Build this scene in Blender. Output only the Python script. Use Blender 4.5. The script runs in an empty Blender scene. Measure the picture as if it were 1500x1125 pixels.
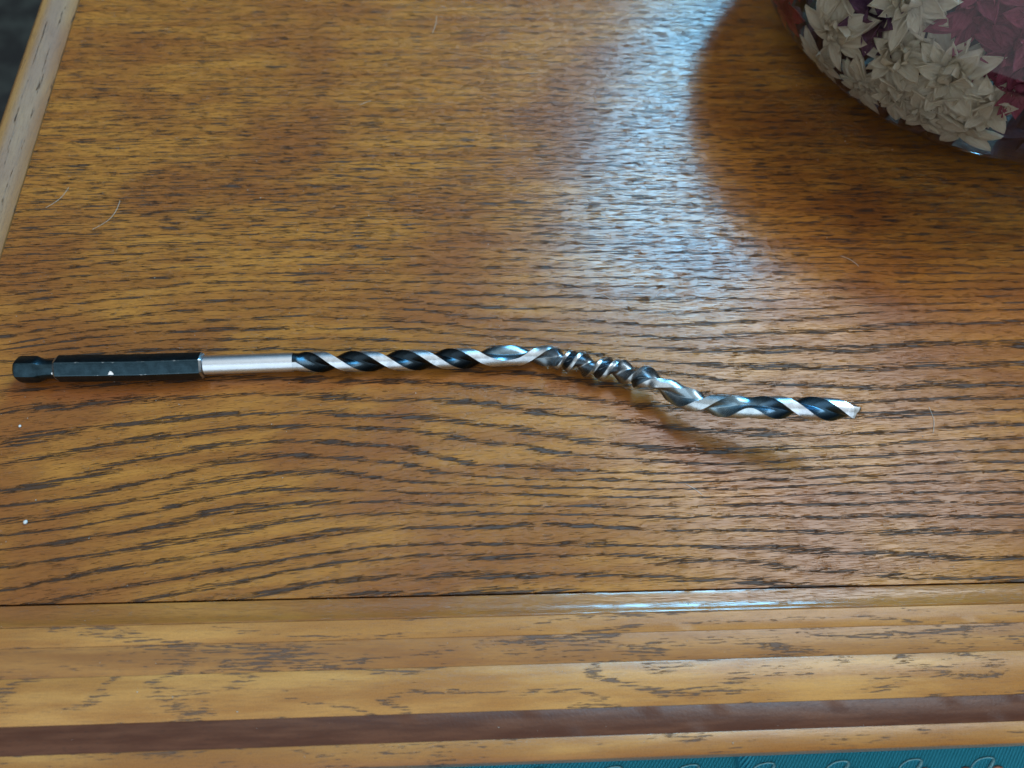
import bpy, bmesh, math, random
import numpy as np
from mathutils import Vector, Matrix, Quaternion

MM = 0.001
SC = bpy.context.scene
COL = SC.collection
R_ = math.radians

# ------------------------------------------------------------------ camera, world, light, exposure
CAM = Vector((-14.85, -99.60, 197.85))                     # mm above the table
cd = bpy.data.cameras.new("camera")
cam = bpy.data.objects.new("camera", cd); COL.objects.link(cam)
cx, cy, cz = (0.99774598, -0.0347885, 0.05738221), (0.00526032, 0.8930391, 0.44994833), (-0.06689758, -0.44863229, 0.89120917)
cam.matrix_world = Matrix(((cx[0], cy[0], cz[0], CAM.x*MM), (cx[1], cy[1], cz[1], CAM.y*MM),
                           (cx[2], cy[2], cz[2], CAM.z*MM), (0, 0, 0, 1)))
cd.sensor_width = 36.0; cd.lens = 28.08
cd.clip_start = 0.01; cd.clip_end = 50.0
cd.dof.use_dof = True; cd.dof.focus_distance = 0.216; cd.dof.aperture_fstop = 13.0
SC.camera = cam

world = bpy.data.worlds.new("World"); SC.world = world; world.use_nodes = True
bg = world.node_tree.nodes["Background"]
wt = world.node_tree; wg = wt.nodes.new("ShaderNodeTexCoord"); wsx = wt.nodes.new("ShaderNodeSeparateXYZ"); wr = wt.nodes.new("ShaderNodeValToRGB")
wt.links.new(wg.outputs["Generated"], wsx.inputs[0]); wt.links.new(wsx.outputs[2], wr.inputs[0]); wt.links.new(wr.outputs[0], bg.inputs[0])
wr.color_ramp.elements[0].position = 0.0; wr.color_ramp.elements[0].color = (0.035, 0.036, 0.038, 1)      # dim room below, pale ceiling above
wr.color_ramp.elements[1].position = 1.0; wr.color_ramp.elements[1].color = (1.0, 1.0, 0.98, 1)
wm = wr.color_ramp.elements.new(0.55); wm.color = (0.10, 0.105, 0.11, 1)
wm = wr.color_ramp.elements.new(0.80); wm.color = (0.42, 0.44, 0.45, 1)
bg.inputs[1].default_value = 0.95

def area(name, az, el, dist, w, h, power, color):
    """a window or wall lamp seen from the table at azimuth az (0 = away from the camera) and elevation el"""
    a, e = R_(az), R_(el)
    d = Vector((math.sin(a)*math.cos(e), math.cos(a)*math.cos(e), math.sin(e)))
    l = bpy.data.lights.new(name, 'AREA'); l.shape = 'RECTANGLE'; l.size = w; l.size_y = h
    l.energy = power; l.color = color
    o = bpy.data.objects.new(name, l); COL.objects.link(o)
    o.location = d*dist + Vector((0.05, 0.05, 0)); o.rotation_euler = d.to_track_quat('Z', 'Y').to_euler()
    return o
area("window_light", 23.5, 44, 1.7, 0.44, 0.70, 34, (0.20, 0.63, 1.0))
area("second_window_light", 56, 60, 1.4, 0.62, 0.55, 9.0, (0.88, 0.95, 1.0))
area("front_window_light", -155, 25, 2.0, 2.6, 2.2, 21.0, (0.84, 0.93, 1.0))

SC.view_settings.view_transform = 'Standard'; SC.view_settings.look = 'None'
SC.view_settings.exposure = 0.02; SC.view_settings.gamma = 1.0; SC.view_settings.use_curve_mapping = False
SC.cycles.use_denoising = True
SC.cycles.max_bounces = 8; SC.cycles.transparent_max_bounces = 24; SC.cycles.glossy_bounces = 5
SC.cycles.sample_clamp_indirect = 14.0

# ------------------------------------------------------------------ helpers
random.seed(4)
def tag(o, label=None, cat=None, group=None, kind=None):
    if label: o["label"] = label
    if cat: o["category"] = cat
    if group: o["group"] = group
    if kind: o["kind"] = kind
    return o
def empty(name, loc=(0, 0, 0)):
    o = bpy.data.objects.new(name, None); COL.objects.link(o); o.location = Vector(loc)*MM
    o.empty_display_size = 0.01
    return o
def link(name, me, mats=None, parent=None, smooth=True):
    o = bpy.data.objects.new(name, me); COL.objects.link(o)
    if mats is not None:
        for m in (mats if isinstance(mats, (list, tuple)) else [mats]): me.materials.append(m)
    if smooth: me.polygons.foreach_set("use_smooth", [True]*len(me.polygons))
    if parent:
        o.parent = parent
        o.location = -parent.location           # meshes are written in table millimetres
    return o
def mesh(name, verts, faces):
    me = bpy.data.meshes.new(name)
    me.from_pydata([(v[0]*MM, v[1]*MM, v[2]*MM) for v in verts], [], faces); me.update()
    return me
def sharp(o, deg=35):
    bm = bmesh.new(); bm.from_mesh(o.data)
    bmesh.ops.recalc_face_normals(bm, faces=bm.faces)
    for e in bm.edges:
        e.smooth = len(e.link_faces) != 2 or e.calc_face_angle(0) < R_(deg)
    bm.to_mesh(o.data); bm.free()

class NT:
    def __init__(s, name):
        s.m = bpy.data.materials.new(name); s.m.use_nodes = True
        s.t = s.m.node_tree; s.t.nodes.clear()
        s.out = s.t.nodes.new("ShaderNodeOutputMaterial")
    def n(s, ty, **kw):
        x = s.t.nodes.new(ty)
        for k, v in kw.items(): setattr(x, k, v)
        return x
    def set(s, sock, v):
        if isinstance(v, bpy.types.NodeSocket): s.t.links.new(v, sock)
        elif isinstance(v, tuple) and len(v) == 3 and sock.type == 'RGBA': sock.default_value = (*v, 1)
        else: sock.default_value = v
    def math(s, op, a, b=0.0, c=0.0, clamp=False):
        x = s.n("ShaderNodeMath", operation=op, use_clamp=clamp)
        s.set(x.inputs[0], a); s.set(x.inputs[1], b); s.set(x.inputs[2], c); return x.outputs[0]
    def comb(s, x, y, z=0.0):
        c = s.n("ShaderNodeCombineXYZ"); s.set(c.inputs[0], x); s.set(c.inputs[1], y); s.set(c.inputs[2], z); return c.outputs[0]
    def sep(s, v):
        c = s.n("ShaderNodeSeparateXYZ"); s.set(c.inputs[0], v); return c.outputs
    def noise(s, v, scale=1.0, detail=2.0, rough=0.5, dist=0.0):
        x = s.n("ShaderNodeTexNoise"); s.set(x.inputs["Vector"], v)
        x.inputs["Scale"].default_value = scale; x.inputs["Detail"].default_value = detail
        x.inputs["Roughness"].default_value = rough; x.inputs["Distortion"].default_value = dist
        return x.outputs["Fac"]
    def rng(s, v, a, b, c=0.0, d=1.0, smooth=True):
        x = s.n("ShaderNodeMapRange", interpolation_type='SMOOTHSTEP' if smooth else 'LINEAR')
        s.set(x.inputs[0], v); s.set(x.inputs[1], a); s.set(x.inputs[2], b); s.set(x.inputs[3], c); s.set(x.inputs[4], d)
        return x.outputs[0]
    def mix(s, f, a, b, mode='MIX'):
        x = s.n("ShaderNodeMix", data_type='RGBA', blend_type=mode)
        s.set(x.inputs["Factor"], f); s.set(x.inputs[6], a); s.set(x.inputs[7], b); return x.outputs[2]
    def mixf(s, f, a, b):
        x = s.n("ShaderNodeMix", data_type='FLOAT')
        s.set(x.inputs[0], f); s.set(x.inputs[2], a); s.set(x.inputs[3], b); return x.outputs[0]
    def pos(s):                                             # object coordinates in mm
        tc = s.n("ShaderNodeTexCoord"); v = s.n("ShaderNodeVectorMath", operation='SCALE')
        s.t.links.new(tc.outputs["Object"], v.inputs[0]); v.inputs[3].default_value = 1/MM
        return v.outputs[0]
    def bump(s, h, dist, strength=1.0, normal=None):
        b = s.n("ShaderNodeBump"); b.inputs["Strength"].default_value = strength; b.inputs["Distance"].default_value = dist*MM
        s.set(b.inputs["Height"], h)
        if normal: s.set(b.inputs["Normal"], normal)
        return b.outputs[0]
    def pbsdf(s, color, rough=0.5, metal=0.0, spec=0.5, normal=None, coat=0.0, coat_rough=0.1, aniso=0.0):
        p = s.n("ShaderNodeBsdfPrincipled")
        s.set(p.inputs["Base Color"], color); s.set(p.inputs["Roughness"], rough); s.set(p.inputs["Metallic"], metal)
        s.set(p.inputs["Specular IOR Level"], spec); s.set(p.inputs["Coat Weight"], coat); s.set(p.inputs["Coat Roughness"], coat_rough)
        p.inputs["Anisotropic"].default_value = aniso
        if normal: s.set(p.inputs["Normal"], normal)
        s.t.links.new(p.outputs[0], s.out.inputs[0]); return p

# ------------------------------------------------------------------ wood
def wood(name, light, mid, red, pore_c, attr=True, thr=(0.69, 0.485), pl=0.095, pn=2.15, ring=None, rough=0.165,
         pore_amt=1.0, fine_amt=0.35, spec=0.38, along='x', depth=0.42, clus_w=0.12):
    """oak: long pores gathered in growth-ring bands. The band and fibre fields come from the mesh (attribute 'grain')
    or, for narrow strips, from a warped position field."""
    g = NT(name)
    if attr:
        a = g.n("ShaderNodeAttribute", attribute_name="grain"); X, N, Rr = g.sep(a.outputs["Vector"])
    else:
        o = g.sep(g.pos()); X, N = (o[0], o[1]) if along == 'x' else (o[1], o[0])
        w = g.noise(g.comb(g.math('MULTIPLY', X, ring[1]), g.math('MULTIPLY', N, ring[2]), ring[3]), 1.0, 1.0, 0.4)
        Rr = g.math('ADD', g.math('MULTIPLY', N, ring[0]), g.math('MULTIPLY', w, ring[4]))
    jit = g.noise(g.comb(g.math('MULTIPLY', X, 0.035), g.math('MULTIPLY', N, 0.35), 3.0), 1.0, 2.0)
    r2 = g.math('ADD', Rr, g.math('MULTIPLY', g.math('SUBTRACT', jit, 0.5), 0.75))
    d = g.math('MULTIPLY', g.math('PINGPONG', r2, 0.5), 2.0)
    band = g.rng(d, 0.10, 0.62, 1.0, 0.0)
    f1 = g.noise(g.comb(g.math('MULTIPLY', X, pl), g.math('MULTIPLY', N, pn), 0.0), 1.0, 2.5, 0.55)
    f2 = g.noise(g.comb(g.math('MULTIPLY', X, pl*3.3), g.math('MULTIPLY', N, pn*2.2), 7.0), 1.0, 2.0, 0.5)
    v = g.math('ADD', g.math('MULTIPLY', f1, 0.72), g.math('MULTIPLY', f2, 0.28))
    if attr:                                                # pores get finer and sparser towards the back of the panel
        f3 = g.noise(g.comb(g.math('MULTIPLY', X, 0.125), g.math('MULTIPLY', N, 2.2), 5.0), 1.0, 2.5, 0.55)
        far = g.rng(N, -5.0, 60.0); band = g.mixf(g.math('MULTIPLY', far, 0.72), band, 0.55)
        v = g.mixf(far, v, g.math('SUBTRACT', f3, g.rng(N, 60.0, 140.0, -0.015, 0.02)))
    clus = g.noise(g.comb(g.math('MULTIPLY', X, 0.03), g.math('MULTIPLY', N, 0.12), 11.0), 1.0, 2.0)
    t = g.math('ADD', g.mixf(band, thr[0], thr[1]), g.math('MULTIPLY', g.math('SUBTRACT', 0.5, clus), clus_w))
    if attr:                                                # bands break up along the fibre
        brk = g.noise(g.comb(g.math('MULTIPLY', X, 0.075), g.math('MULTIPLY', N, 0.9), 71.0), 1.0, 2.0, 0.55)
        t = g.math('ADD', t, g.math('MULTIPLY', g.math('SUBTRACT', 0.5, brk), 0.20))
    pore = g.rng(v, t, g.math('ADD', t, 0.045))
    if attr:                                                # a second, finer set of open pores
        f4 = g.noise(g.comb(g.math('MULTIPLY', X, 0.21), g.math('MULTIPLY', N, 4.6), 15.0), 1.0, 2.0, 0.55)
        p4 = g.math('MULTIPLY', g.rng(f4, g.mixf(band, 0.65, 0.56), g.mixf(band, 0.69, 0.61)), 0.85)
        pore = g.math('MAXIMUM', pore, p4)
    pore = g.math('MULTIPLY', pore, pore_amt)
    fine = g.rng(g.noise(g.comb(g.math('MULTIPLY', X, 0.16), g.math('MULTIPLY', N, 6.0), 21.0), 1.0, 2.0, 0.6), 0.52, 0.68)
    tone = g.noise(g.comb(g.math('MULTIPLY', X, 0.022), g.math('MULTIPLY', N, 0.22), 31.0), 1.0, 4.0, 0.6)
    patch = g.noise(g.comb(g.math('MULTIPLY', X, 0.02), g.math('MULTIPLY', N, 0.035), 41.0), 1.0, 2.0, 0.5)
    c = g.mix(g.rng(tone, 0.33, 0.68), mid, light)
    c = g.mix(g.math('MULTIPLY', g.rng(patch, 0.42, 0.68), 0.85), c, red)
    speck = g.noise(g.comb(g.math('MULTIPLY', X, 0.9), g.math('MULTIPLY', N, 4.0), 51.0), 1.0, 2.0, 0.6)
    c = g.mix(g.rng(speck, 0.3, 0.75, 0.16, 0.0), c, pore_c)
    c = g.mix(g.math('MULTIPLY', fine, fine_amt), c, pore_c)
    halo = g.math('MULTIPLY', g.rng(v, g.math('SUBTRACT', t, 0.07), t), 0.35)
    c = g.mix(g.math('MULTIPLY', halo, pore_amt), c, pore_c)
    c = g.mix(g.math('MULTIPLY', pore, 0.93), c, pore_c)
    micro = g.noise(g.pos(), 2.6, 2.0, 0.6)
    broad = g.noise(g.comb(g.math('MULTIPLY', X, 0.06), g.math('MULTIPLY', N, 0.5), 61.0), 1.0, 2.0, 0.5)
    h = g.math('SUBTRACT', g.math('MULTIPLY', micro, 0.03), pore)
    h = g.math('SUBTRACT', h, g.math('MULTIPLY', fine, 0.10))
    h = g.math('ADD', h, g.math('MULTIPLY', broad, 0.05))
    nrm = g.bump(h, depth)
    ro = g.math('ADD', g.math('ADD', rough, g.math('MULTIPLY', pore, 0.32)), g.math('MULTIPLY', g.math('SUBTRACT', micro, 0.5), 0.10))
    g.pbsdf(c, ro, 0.0, spec, nrm)
    return g.m
PORE = (0.042, 0.023, 0.015)
M_panel = wood("oak_panel", (0.432, 0.174, 0.029), (0.290, 0.101, 0.017), (0.240, 0.074, 0.015), PORE, attr=True)
M_cove = wood("cove_wood", (0.37, 0.160, 0.034), (0.27, 0.10, 0.02), (0.24, 0.08, 0.02), PORE, attr=False, ring=(0.05, 0.01, 0.05, 1.0, 2.0), thr=(0.80, 0.70), fine_amt=0.25, rough=0.12, spec=0.5)
M_strip = [wood("frame_wood_%d" % i, L, M, Rd, (0.085, 0.052, 0.040), attr=False, thr=T, ring=rg, pl=0.17, pn=2.3, fine_amt=0.24, rough=ro, depth=0.10, pore_amt=0.85, clus_w=0.40)
    for i, (L, M, Rd, T, rg, ro) in enumerate([
        ((0.52, 0.240, 0.060), (0.34, 0.135, 0.030), (0.33, 0.122, 0.022), (0.70, 0.55), (0.05, 0.016, 0.10, 5.0, 5.0), 0.28),
        ((0.43, 0.190, 0.050), (0.28, 0.108, 0.028), (0.27, 0.094, 0.02), (0.63, 0.53), (0.10, 0.013, 0.09, 9.0, 4.0), 0.30),
        ((0.56, 0.268, 0.072), (0.37, 0.148, 0.034), (0.35, 0.132, 0.024), (0.72, 0.52), (0.03, 0.019, 0.075, 14.3, 6.0), 0.28),
        ((0.51, 0.240, 0.064), (0.36, 0.145, 0.034), (0.30, 0.110, 0.024), (0.72, 0.57), (0.05, 0.016, 0.10, 23.0, 5.0), 0.28)])]
M_rim = wood("rim_wood", (0.34, 0.18, 0.06), (0.24, 0.11, 0.035), (0.22, 0.09, 0.03), PORE, attr=False, ring=(0.25, 0.012, 0.12, 2.0, 3.0), thr=(0.72, 0.57), rough=0.42, along='y', depth=0.07, spec=0.16)
M_under = wood("apron_wood", (0.24, 0.12, 0.03), (0.17, 0.07, 0.02), (0.16, 0.06, 0.02), PORE, attr=False, ring=(0.2, 0.02, 0.1, 2.0, 3.0), rough=0.4)

def inlay_mat():
    g = NT("dark_inlay_wood"); p = g.pos(); x, y, z = g.sep(p)
    t = g.noise(g.comb(g.math('MULTIPLY', x, 0.05), g.math('MULTIPLY', y, 0.5), 0.0), 1.0, 4.0, 0.6)
    f = g.noise(g.comb(g.math('MULTIPLY', x, 0.6), g.math('MULTIPLY', y, 3.0), 4.0), 1.0, 3.0, 0.6)
    c = g.mix(g.rng(t, 0.35, 0.7), (0.074, 0.022, 0.010), (0.120, 0.042, 0.020))
    c = g.mix(g.rng(f, 0.55, 0.75, 0.0, 0.5), c, (0.03, 0.015, 0.012))
    nrm = g.bump(g.noise(p, 1.5, 3.0, 0.6), 0.05)
    g.pbsdf(c, g.rng(f, 0.2, 0.8, 0.34, 0.46), 0.0, 0.28, nrm); return g.m
M_inlay = inlay_mat()

# ------------------------------------------------------------------ the table
table = empty("wooden_table", (60, 60, -430))
tag(table, "varnished oak table top with raised edge mouldings and a dark inlay line", "table")
BANDS = {
    0: [(-70.8, -58.5), (-59.8, -55.4), (-49.1, -53.6), (-36.6, -52.6), (-15.9, -52.9), (9.6, -52.9), (21.2, -53.8), (41.0, -54.7), (58.2, -56.1), (128.5, -61.0)],
    1: [(-99.2, -58.7), (-82.4, -55.5), (-70.9, -53.7), (-60.2, -51.4), (-45.1, -48.9), (-24.3, -47.7), (-13.1, -48.1), (9.9, -48.3), (24.2, -48.5), (47.8, -50.1), (60.9, -50.8), (76.4, -53.6), (93.9, -55.5), (129.7, -57.2)],
    2: [(-122.2, -59.7), (-109.3, -57.3), (-101.4, -55.4), (-87.0, -53.3), (-76.6, -51.1), (-65.8, -50.1), (-55.1, -47.6), (-44.1, -45.6), (-27.3, -44.9), (-1.6, -45.2), (24.5, -45.7), (42.9, -47.1), (66.8, -48.1), (80.7, -48.9), (93.6, -49.6), (107.0, -50.7), (131.4, -52.1)],
    3: [(-123.6, -54.1), (-104.4, -50.5), (-87.9, -48.0), (-71.9, -45.3), (-58.2, -43.3), (-44.4, -41.5), (-27.4, -40.5), (-10.1, -40.5), (3.9, -40.0), (19.6, -41.2), (39.0, -42.3), (60.6, -42.6), (78.6, -43.5), (106.1, -43.8), (133.9, -44.7)],
    4: [(-125.0, -48.4), (-105.2, -46.6), (-87.4, -43.6), (-72.3, -41.8), (-62.6, -39.2), (-54.3, -37.2), (-44.6, -37.0), (-33.2, -36.7), (-18.8, -36.6), (1.7, -37.3), (16.3, -37.7), (39.1, -38.8), (57.6, -38.9), (79.4, -39.7), (100.6, -39.5), (135.4, -40.2)],
    5: [(-125.9, -44.7), (-113.0, -43.1), (-103.6, -41.6), (-89.2, -39.3), (-80.6, -36.8), (-73.1, -35.1), (-61.9, -34.4), (-44.8, -33.6), (-36.2, -33.4), (-18.8, -34.6), (-4.2, -35.3), (19.5, -35.9), (28.6, -36.4), (44.3, -36.1), (80.1, -36.3), (102.6, -36.1), (136.5, -37.2)],
    6: [(-126.8, -41.2), (-117.3, -40.1), (-108.3, -38.9), (-99.6, -36.5), (-92.0, -35.3), (-81.9, -32.5), (-70.8, -30.8), (-62.3, -29.9), (-45.1, -30.1), (-33.4, -31.0), (-21.8, -31.8), (-5.2, -32.0), (12.2, -32.6), (28.9, -33.5), (51.8, -33.6), (71.4, -33.6), (86.4, -33.2), (103.4, -32.9), (137.6, -33.8)],
    7: [(-127.5, -37.9), (-120.8, -37.0), (-106.5, -35.1), (-98.0, -32.6), (-90.5, -31.3), (-82.4, -28.8), (-74.1, -27.5), (-65.7, -25.7), (-54.1, -25.3), (-45.3, -25.8), (-37.7, -26.9), (-29.9, -28.3), (-21.8, -29.2), (-9.9, -29.7), (7.9, -30.3), (29.1, -31.2), (62.4, -31.7), (100.3, -30.1), (138.6, -30.9)],
    8: [(-128.6, -33.5), (-112.7, -31.5), (-100.9, -29.3), (-91.2, -26.7), (-81.5, -23.3), (-74.8, -21.9), (-66.2, -21.0), (-54.4, -20.8), (-45.6, -21.3), (-36.7, -22.7), (-25.4, -24.4), (-17.0, -26.4), (-1.5, -27.6), (6.2, -28.1), (20.1, -28.4), (33.7, -29.2), (43.0, -29.9), (62.8, -29.4), (91.3, -28.3), (139.6, -27.9)],
    9: [(-129.5, -29.9), (-119.8, -29.0), (-112.0, -26.4), (-100.9, -23.0), (-92.1, -21.1), (-83.8, -18.9), (-79.4, -17.2), (-69.5, -16.6), (-47.1, -16.8), (-38.1, -17.7), (-30.2, -19.1), (-21.9, -20.2), (-15.8, -22.6), (-8.1, -24.8), (6.9, -25.4), (20.8, -26.2), (42.7, -27.4), (55.0, -27.0), (64.1, -26.3), (85.7, -26.0), (117.1, -25.1), (140.6, -25.0)],
    10: [(-131.3, -22.6), (-126.7, -20.8), (-116.3, -19.5), (-104.1, -17.3), (-91.9, -15.2), (-82.1, -14.1), (-75.9, -12.8), (-64.0, -12.7), (-47.9, -12.3), (-31.6, -13.2), (-20.7, -15.1), (-9.8, -17.2), (-0.6, -18.5), (5.4, -19.4), (13.3, -21.4), (25.4, -22.7), (43.2, -24.1), (54.3, -24.7), (73.2, -24.1), (94.4, -23.0), (106.2, -22.3), (128.6, -21.8), (141.7, -21.7)],
    11: [(-132.6, -17.0), (-121.6, -15.6), (-107.9, -12.5), (-98.3, -11.0), (-88.0, -9.7), (-76.3, -9.0), (-47.6, -8.7), (-34.1, -10.0), (-26.8, -10.5), (-13.9, -11.8), (-6.0, -13.3), (2.6, -14.4), (13.7, -16.3), (23.9, -18.0), (40.8, -20.8), (51.9, -21.7), (68.1, -20.9), (89.3, -20.1), (113.0, -18.8), (142.9, -18.1)],
    12: [(-135.0, -7.3), (-112.2, -5.5), (-100.7, -3.8), (-83.0, -3.3), (-47.9, -4.0), (-31.9, -4.5), (-22.0, -5.2), (-9.6, -6.1), (-0.3, -7.2), (9.1, -8.3), (23.3, -10.3), (31.1, -11.8), (41.1, -13.7), (59.2, -15.1), (74.6, -16.1), (87.8, -16.7), (100.8, -16.2), (117.0, -14.9), (144.4, -13.7)],
    13: [(-136.3, -1.7), (-101.7, 1.5), (-65.4, 2.0), (-28.3, 0.7), (-0.1, -2.0), (28.2, -6.4), (47.1, -8.2), (75.7, -11.0), (93.3, -11.1), (113.0, -10.2), (133.6, -9.6), (145.9, -9.2)],
    15: [(-138.6, 7.5), (-103.2, 10.6), (-66.3, 11.1), (-28.5, 10.4), (0.3, 9.2), (29.2, 4.7), (48.5, 2.0), (67.9, -0.3), (107.4, -2.3), (148.6, -1.4)],
    18.5: [(-139.9, 12.8), (-116.2, 18.7), (-98.8, 20.9), (-86.4, 22.0), (-49.6, 23.4), (-31.3, 22.5), (-19.6, 20.9), (-9.2, 18.9), (13.9, 18.2), (50.4, 16.3), (83.6, 18.8), (113.6, 22.1), (156.8, 23.1)],
    22: [(-142.8, 24.9), (-117.9, 30.0), (-87.9, 33.1), (-48.9, 33.8), (-9.0, 33.2), (21.5, 32.3), (52.5, 32.4), (83.9, 31.3), (159.7, 31.5)],
    32: [(-150.8, 57.9), (-111.9, 61.5), (-50.7, 63.0), (34.7, 63.3), (169.5, 60.7)],
    50: [(-165.3, 117.7), (-54.2, 121.0), (64.7, 123.9), (191.6, 126.2)],
    60: [(-173.4, 150.7), (-56.2, 155.3), (69.5, 160.3), (205.0, 165.7)],
}
X0, X1, Y0, Y1 = -146.6, 330.0, -57.5, 330.0
def grain_field(x, y):
    rs = sorted(BANDS)
    ys = np.stack([np.interp(x, [p[0] for p in BANDS[r]], [p[1] for p in BANDS[r]]) for r in rs])   # decreasing depth to back
    ys = np.maximum.accumulate(ys + np.arange(len(rs))[:, None]*0.02, axis=0)
    out = np.empty_like(x)
    for i in range(x.size):
        c = ys[:, i]
        if y[i] <= c[0]: out[i] = rs[0] + (y[i]-c[0])/4.5
        elif y[i] >= c[-1]: out[i] = rs[-1] + (y[i]-c[-1])/3.0
        else: out[i] = np.interp(y[i], c, rs)
    return out
def fibre(x, y):                                            # across-fibre coordinate: fibres climb gently to the right
    s1 = 0.30 + 0.70/(1+np.exp((y-4)/9.0))
    g = 0.045*x + 0.085*(-14.0)*np.log1p(np.exp((-22.0-x)/14.0))
    return y - s1*g
def make_panel():
    st = 1.6
    nx, ny = int((X1-X0)/st)+1, int((Y1-Y0)/st)+1
    gx, gy = np.meshgrid(np.linspace(X0, X1, nx), np.linspace(Y0, Y1, ny))
    x, y = gx.ravel(), gy.ravel()
    r = grain_field(x, y).reshape(ny, nx)
    for _ in range(2):                                      # soften the traced kinks
        p = np.pad(r, 2, mode='edge'); r = sum(p[2:-2, 2+k:2+k+nx] for k in (-2, -1, 0, 1, 2))/5
    n = fibre(x, y)
    top = np.stack([x, y, np.zeros_like(x)], 1)
    idx = np.arange(nx*ny).reshape(ny, nx)
    f = np.stack([idx[:-1, :-1], idx[:-1, 1:], idx[1:, 1:], idx[1:, :-1]], -1).reshape(-1, 4).tolist()
    rim = list(idx[0, :]) + list(idx[1:, -1]) + list(idx[-1, -2::-1]) + list(idx[-2:0:-1, 0])
    base = len(top); low = top[rim].copy(); low[:, 2] = -18
    k = len(rim)
    for i in range(k): f.append([int(rim[i]), base+i, base+(i+1) % k, int(rim[(i+1) % k])])
    f.append([base+k-1-i for i in range(k)])
    me = mesh("top_panel", np.vstack([top, low]).tolist(), f)
    at = me.attributes.new("grain", 'FLOAT_VECTOR', 'POINT')
    g = np.stack([x, n, r.ravel()], 1)
    at.data.foreach_set("vector", np.vstack([g, g[rim]]).ravel().astype(np.float32))
    o = link("top_panel", me, M_panel, table); sharp(o, 50)
make_panel()

def extrude(name, prof, a, b, mat, axis='x', step=4.0, wob=0.0):
    """a closed cross-section swept along a straight run; prof = (across, up) points"""
    n = max(2, int((b-a)/step)); V = []; F = []; k = len(prof)
    for i in range(n+1):
        s = a + (b-a)*i/n
        for j, (q, z) in enumerate(prof):
            dz = wob*math.sin(s*0.9 + j*1.7)*math.sin(s*0.23+j) if z > -2 else 0
            V.append((s, q, z+dz) if axis == 'x' else (q, s, z+dz))
    for i in range(n):
        for j in range(k): F.append((i*k+j, i*k+(j+1) % k, (i+1)*k+(j+1) % k, (i+1)*k+j))
    F.append(tuple(range(k))); F.append(tuple(n*k+j for j in reversed(range(k))))
    o = link(name, mesh(name, V, F), mat, table); sharp(o, 28); return o
FX0, FX1 = -180.0, 345.0
extrude("seam_bed", [(-57.52, -1.2), (-57.78, -0.9), (-57.78, -17), (-57.52, -17)], FX0+30, FX1-14, M_inlay)
extrude("edge_moulding", [(-57.8, -0.8), (-57.9, -0.12), (-58.3, 0.0), (-59.6, 0.12), (-60.8, 0.28), (-61.8, 0.55), (-62.25, 0.80), (-62.6, 1.02), (-62.95, 1.10), (-63.1, 1.02), (-63.1, -18), (-57.8, -18)], FX0, FX1, M_cove, wob=0.012)
extrude("frame_strip", [(-63.14, 0.95), (-63.3, 1.08), (-65.5, 1.20), (-67.6, 1.27), (-67.75, 1.2), (-67.75, -18), (-63.14, -18)], FX0, FX1, M_strip[0], wob=0.012)
extrude("frame_strip", [(-67.80, 1.12), (-68.0, 1.16), (-71.0, 1.08), (-74.2, 1.06), (-74.35, 1.0), (-74.35, -18), (-67.80, -18)], FX0, FX1, M_strip[1], wob=0.012)
extrude("frame_strip", [(-74.40, 1.02), (-74.6, 1.12), (-79.0, 1.18), (-84.2, 1.14), (-84.33, 1.08), (-84.33, -18), (-74.40, -18)], FX0, FX1, M_strip[2], wob=0.012)
extrude("inlay_strip", [(-84.37, 1.02), (-84.45, 1.06), (-87.3, 1.06), (-90.12, 1.05), (-90.22, 1.0), (-90.22, -18), (-84.37, -18)], FX0, FX1, M_inlay, wob=0.012)
extrude("edge_lipping", [(-90.26, 1.02), (-90.4, 1.08), (-93.3, 1.02), (-94.3, 0.82), (-94.9, 0.35), (-95.15, -0.5), (-95.2, -16.5), (-94.0, -18), (-90.26, -18)], FX0, FX1, M_strip[3], wob=0.015)
extrude("side_moulding", [(-147.05, -0.9), (-147.3, -0.35), (-148.0, -0.1), (-149.2, 0.40), (-150.6, 1.15), (-152.2, 2.25), (-153.6, 3.10), (-154.6, 3.62), (-155.5, 3.86), (-156.1, 3.78), (-156.7, 3.35), (-157.6, 2.3), (-159.4, 0.0), (-160.6, -3), (-161, -7), (-161, -17), (-147.05, -17)], -58.1, 345.0, M_rim, axis='y', wob=0.06)
extrude("side_seam_bed", [(-146.5, -1.3), (-147.4, -1.2), (-147.4, -16.9), (-146.5, -16.9)], -57.6, 330.0, M_inlay, axis='y')
extrude("back_moulding", [(330.1, -0.9), (331, 0.3), (336, 1.0), (345, 1.0), (345, -17), (330.1, -17)], -147.0, 330.0, M_under)
extrude("right_moulding", [(330.1, -0.9), (331, 0.3), (336, 1.0), (345, 1.0), (345, -17), (330.1, -17)], -58.0, 330.0, M_under, axis='y')
def boxpart(name, x0, x1, y0, y1, z0, z1, mat):
    V = [(x, y, z) for z in (z0, z1) for y in (y0, y1) for x in (x0, x1)]
    F = [(0, 2, 3, 1), (4, 5, 7, 6), (0, 1, 5, 4), (2, 6, 7, 3), (0, 4, 6, 2), (1, 3, 7, 5)]
    return link(name, mesh(name, V, F), mat, table, smooth=False)
for x in (-140, 300):
    for y in (-60, 300): boxpart("leg", x, x+34, y, y+34, -430, -18.2, M_under)

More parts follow.
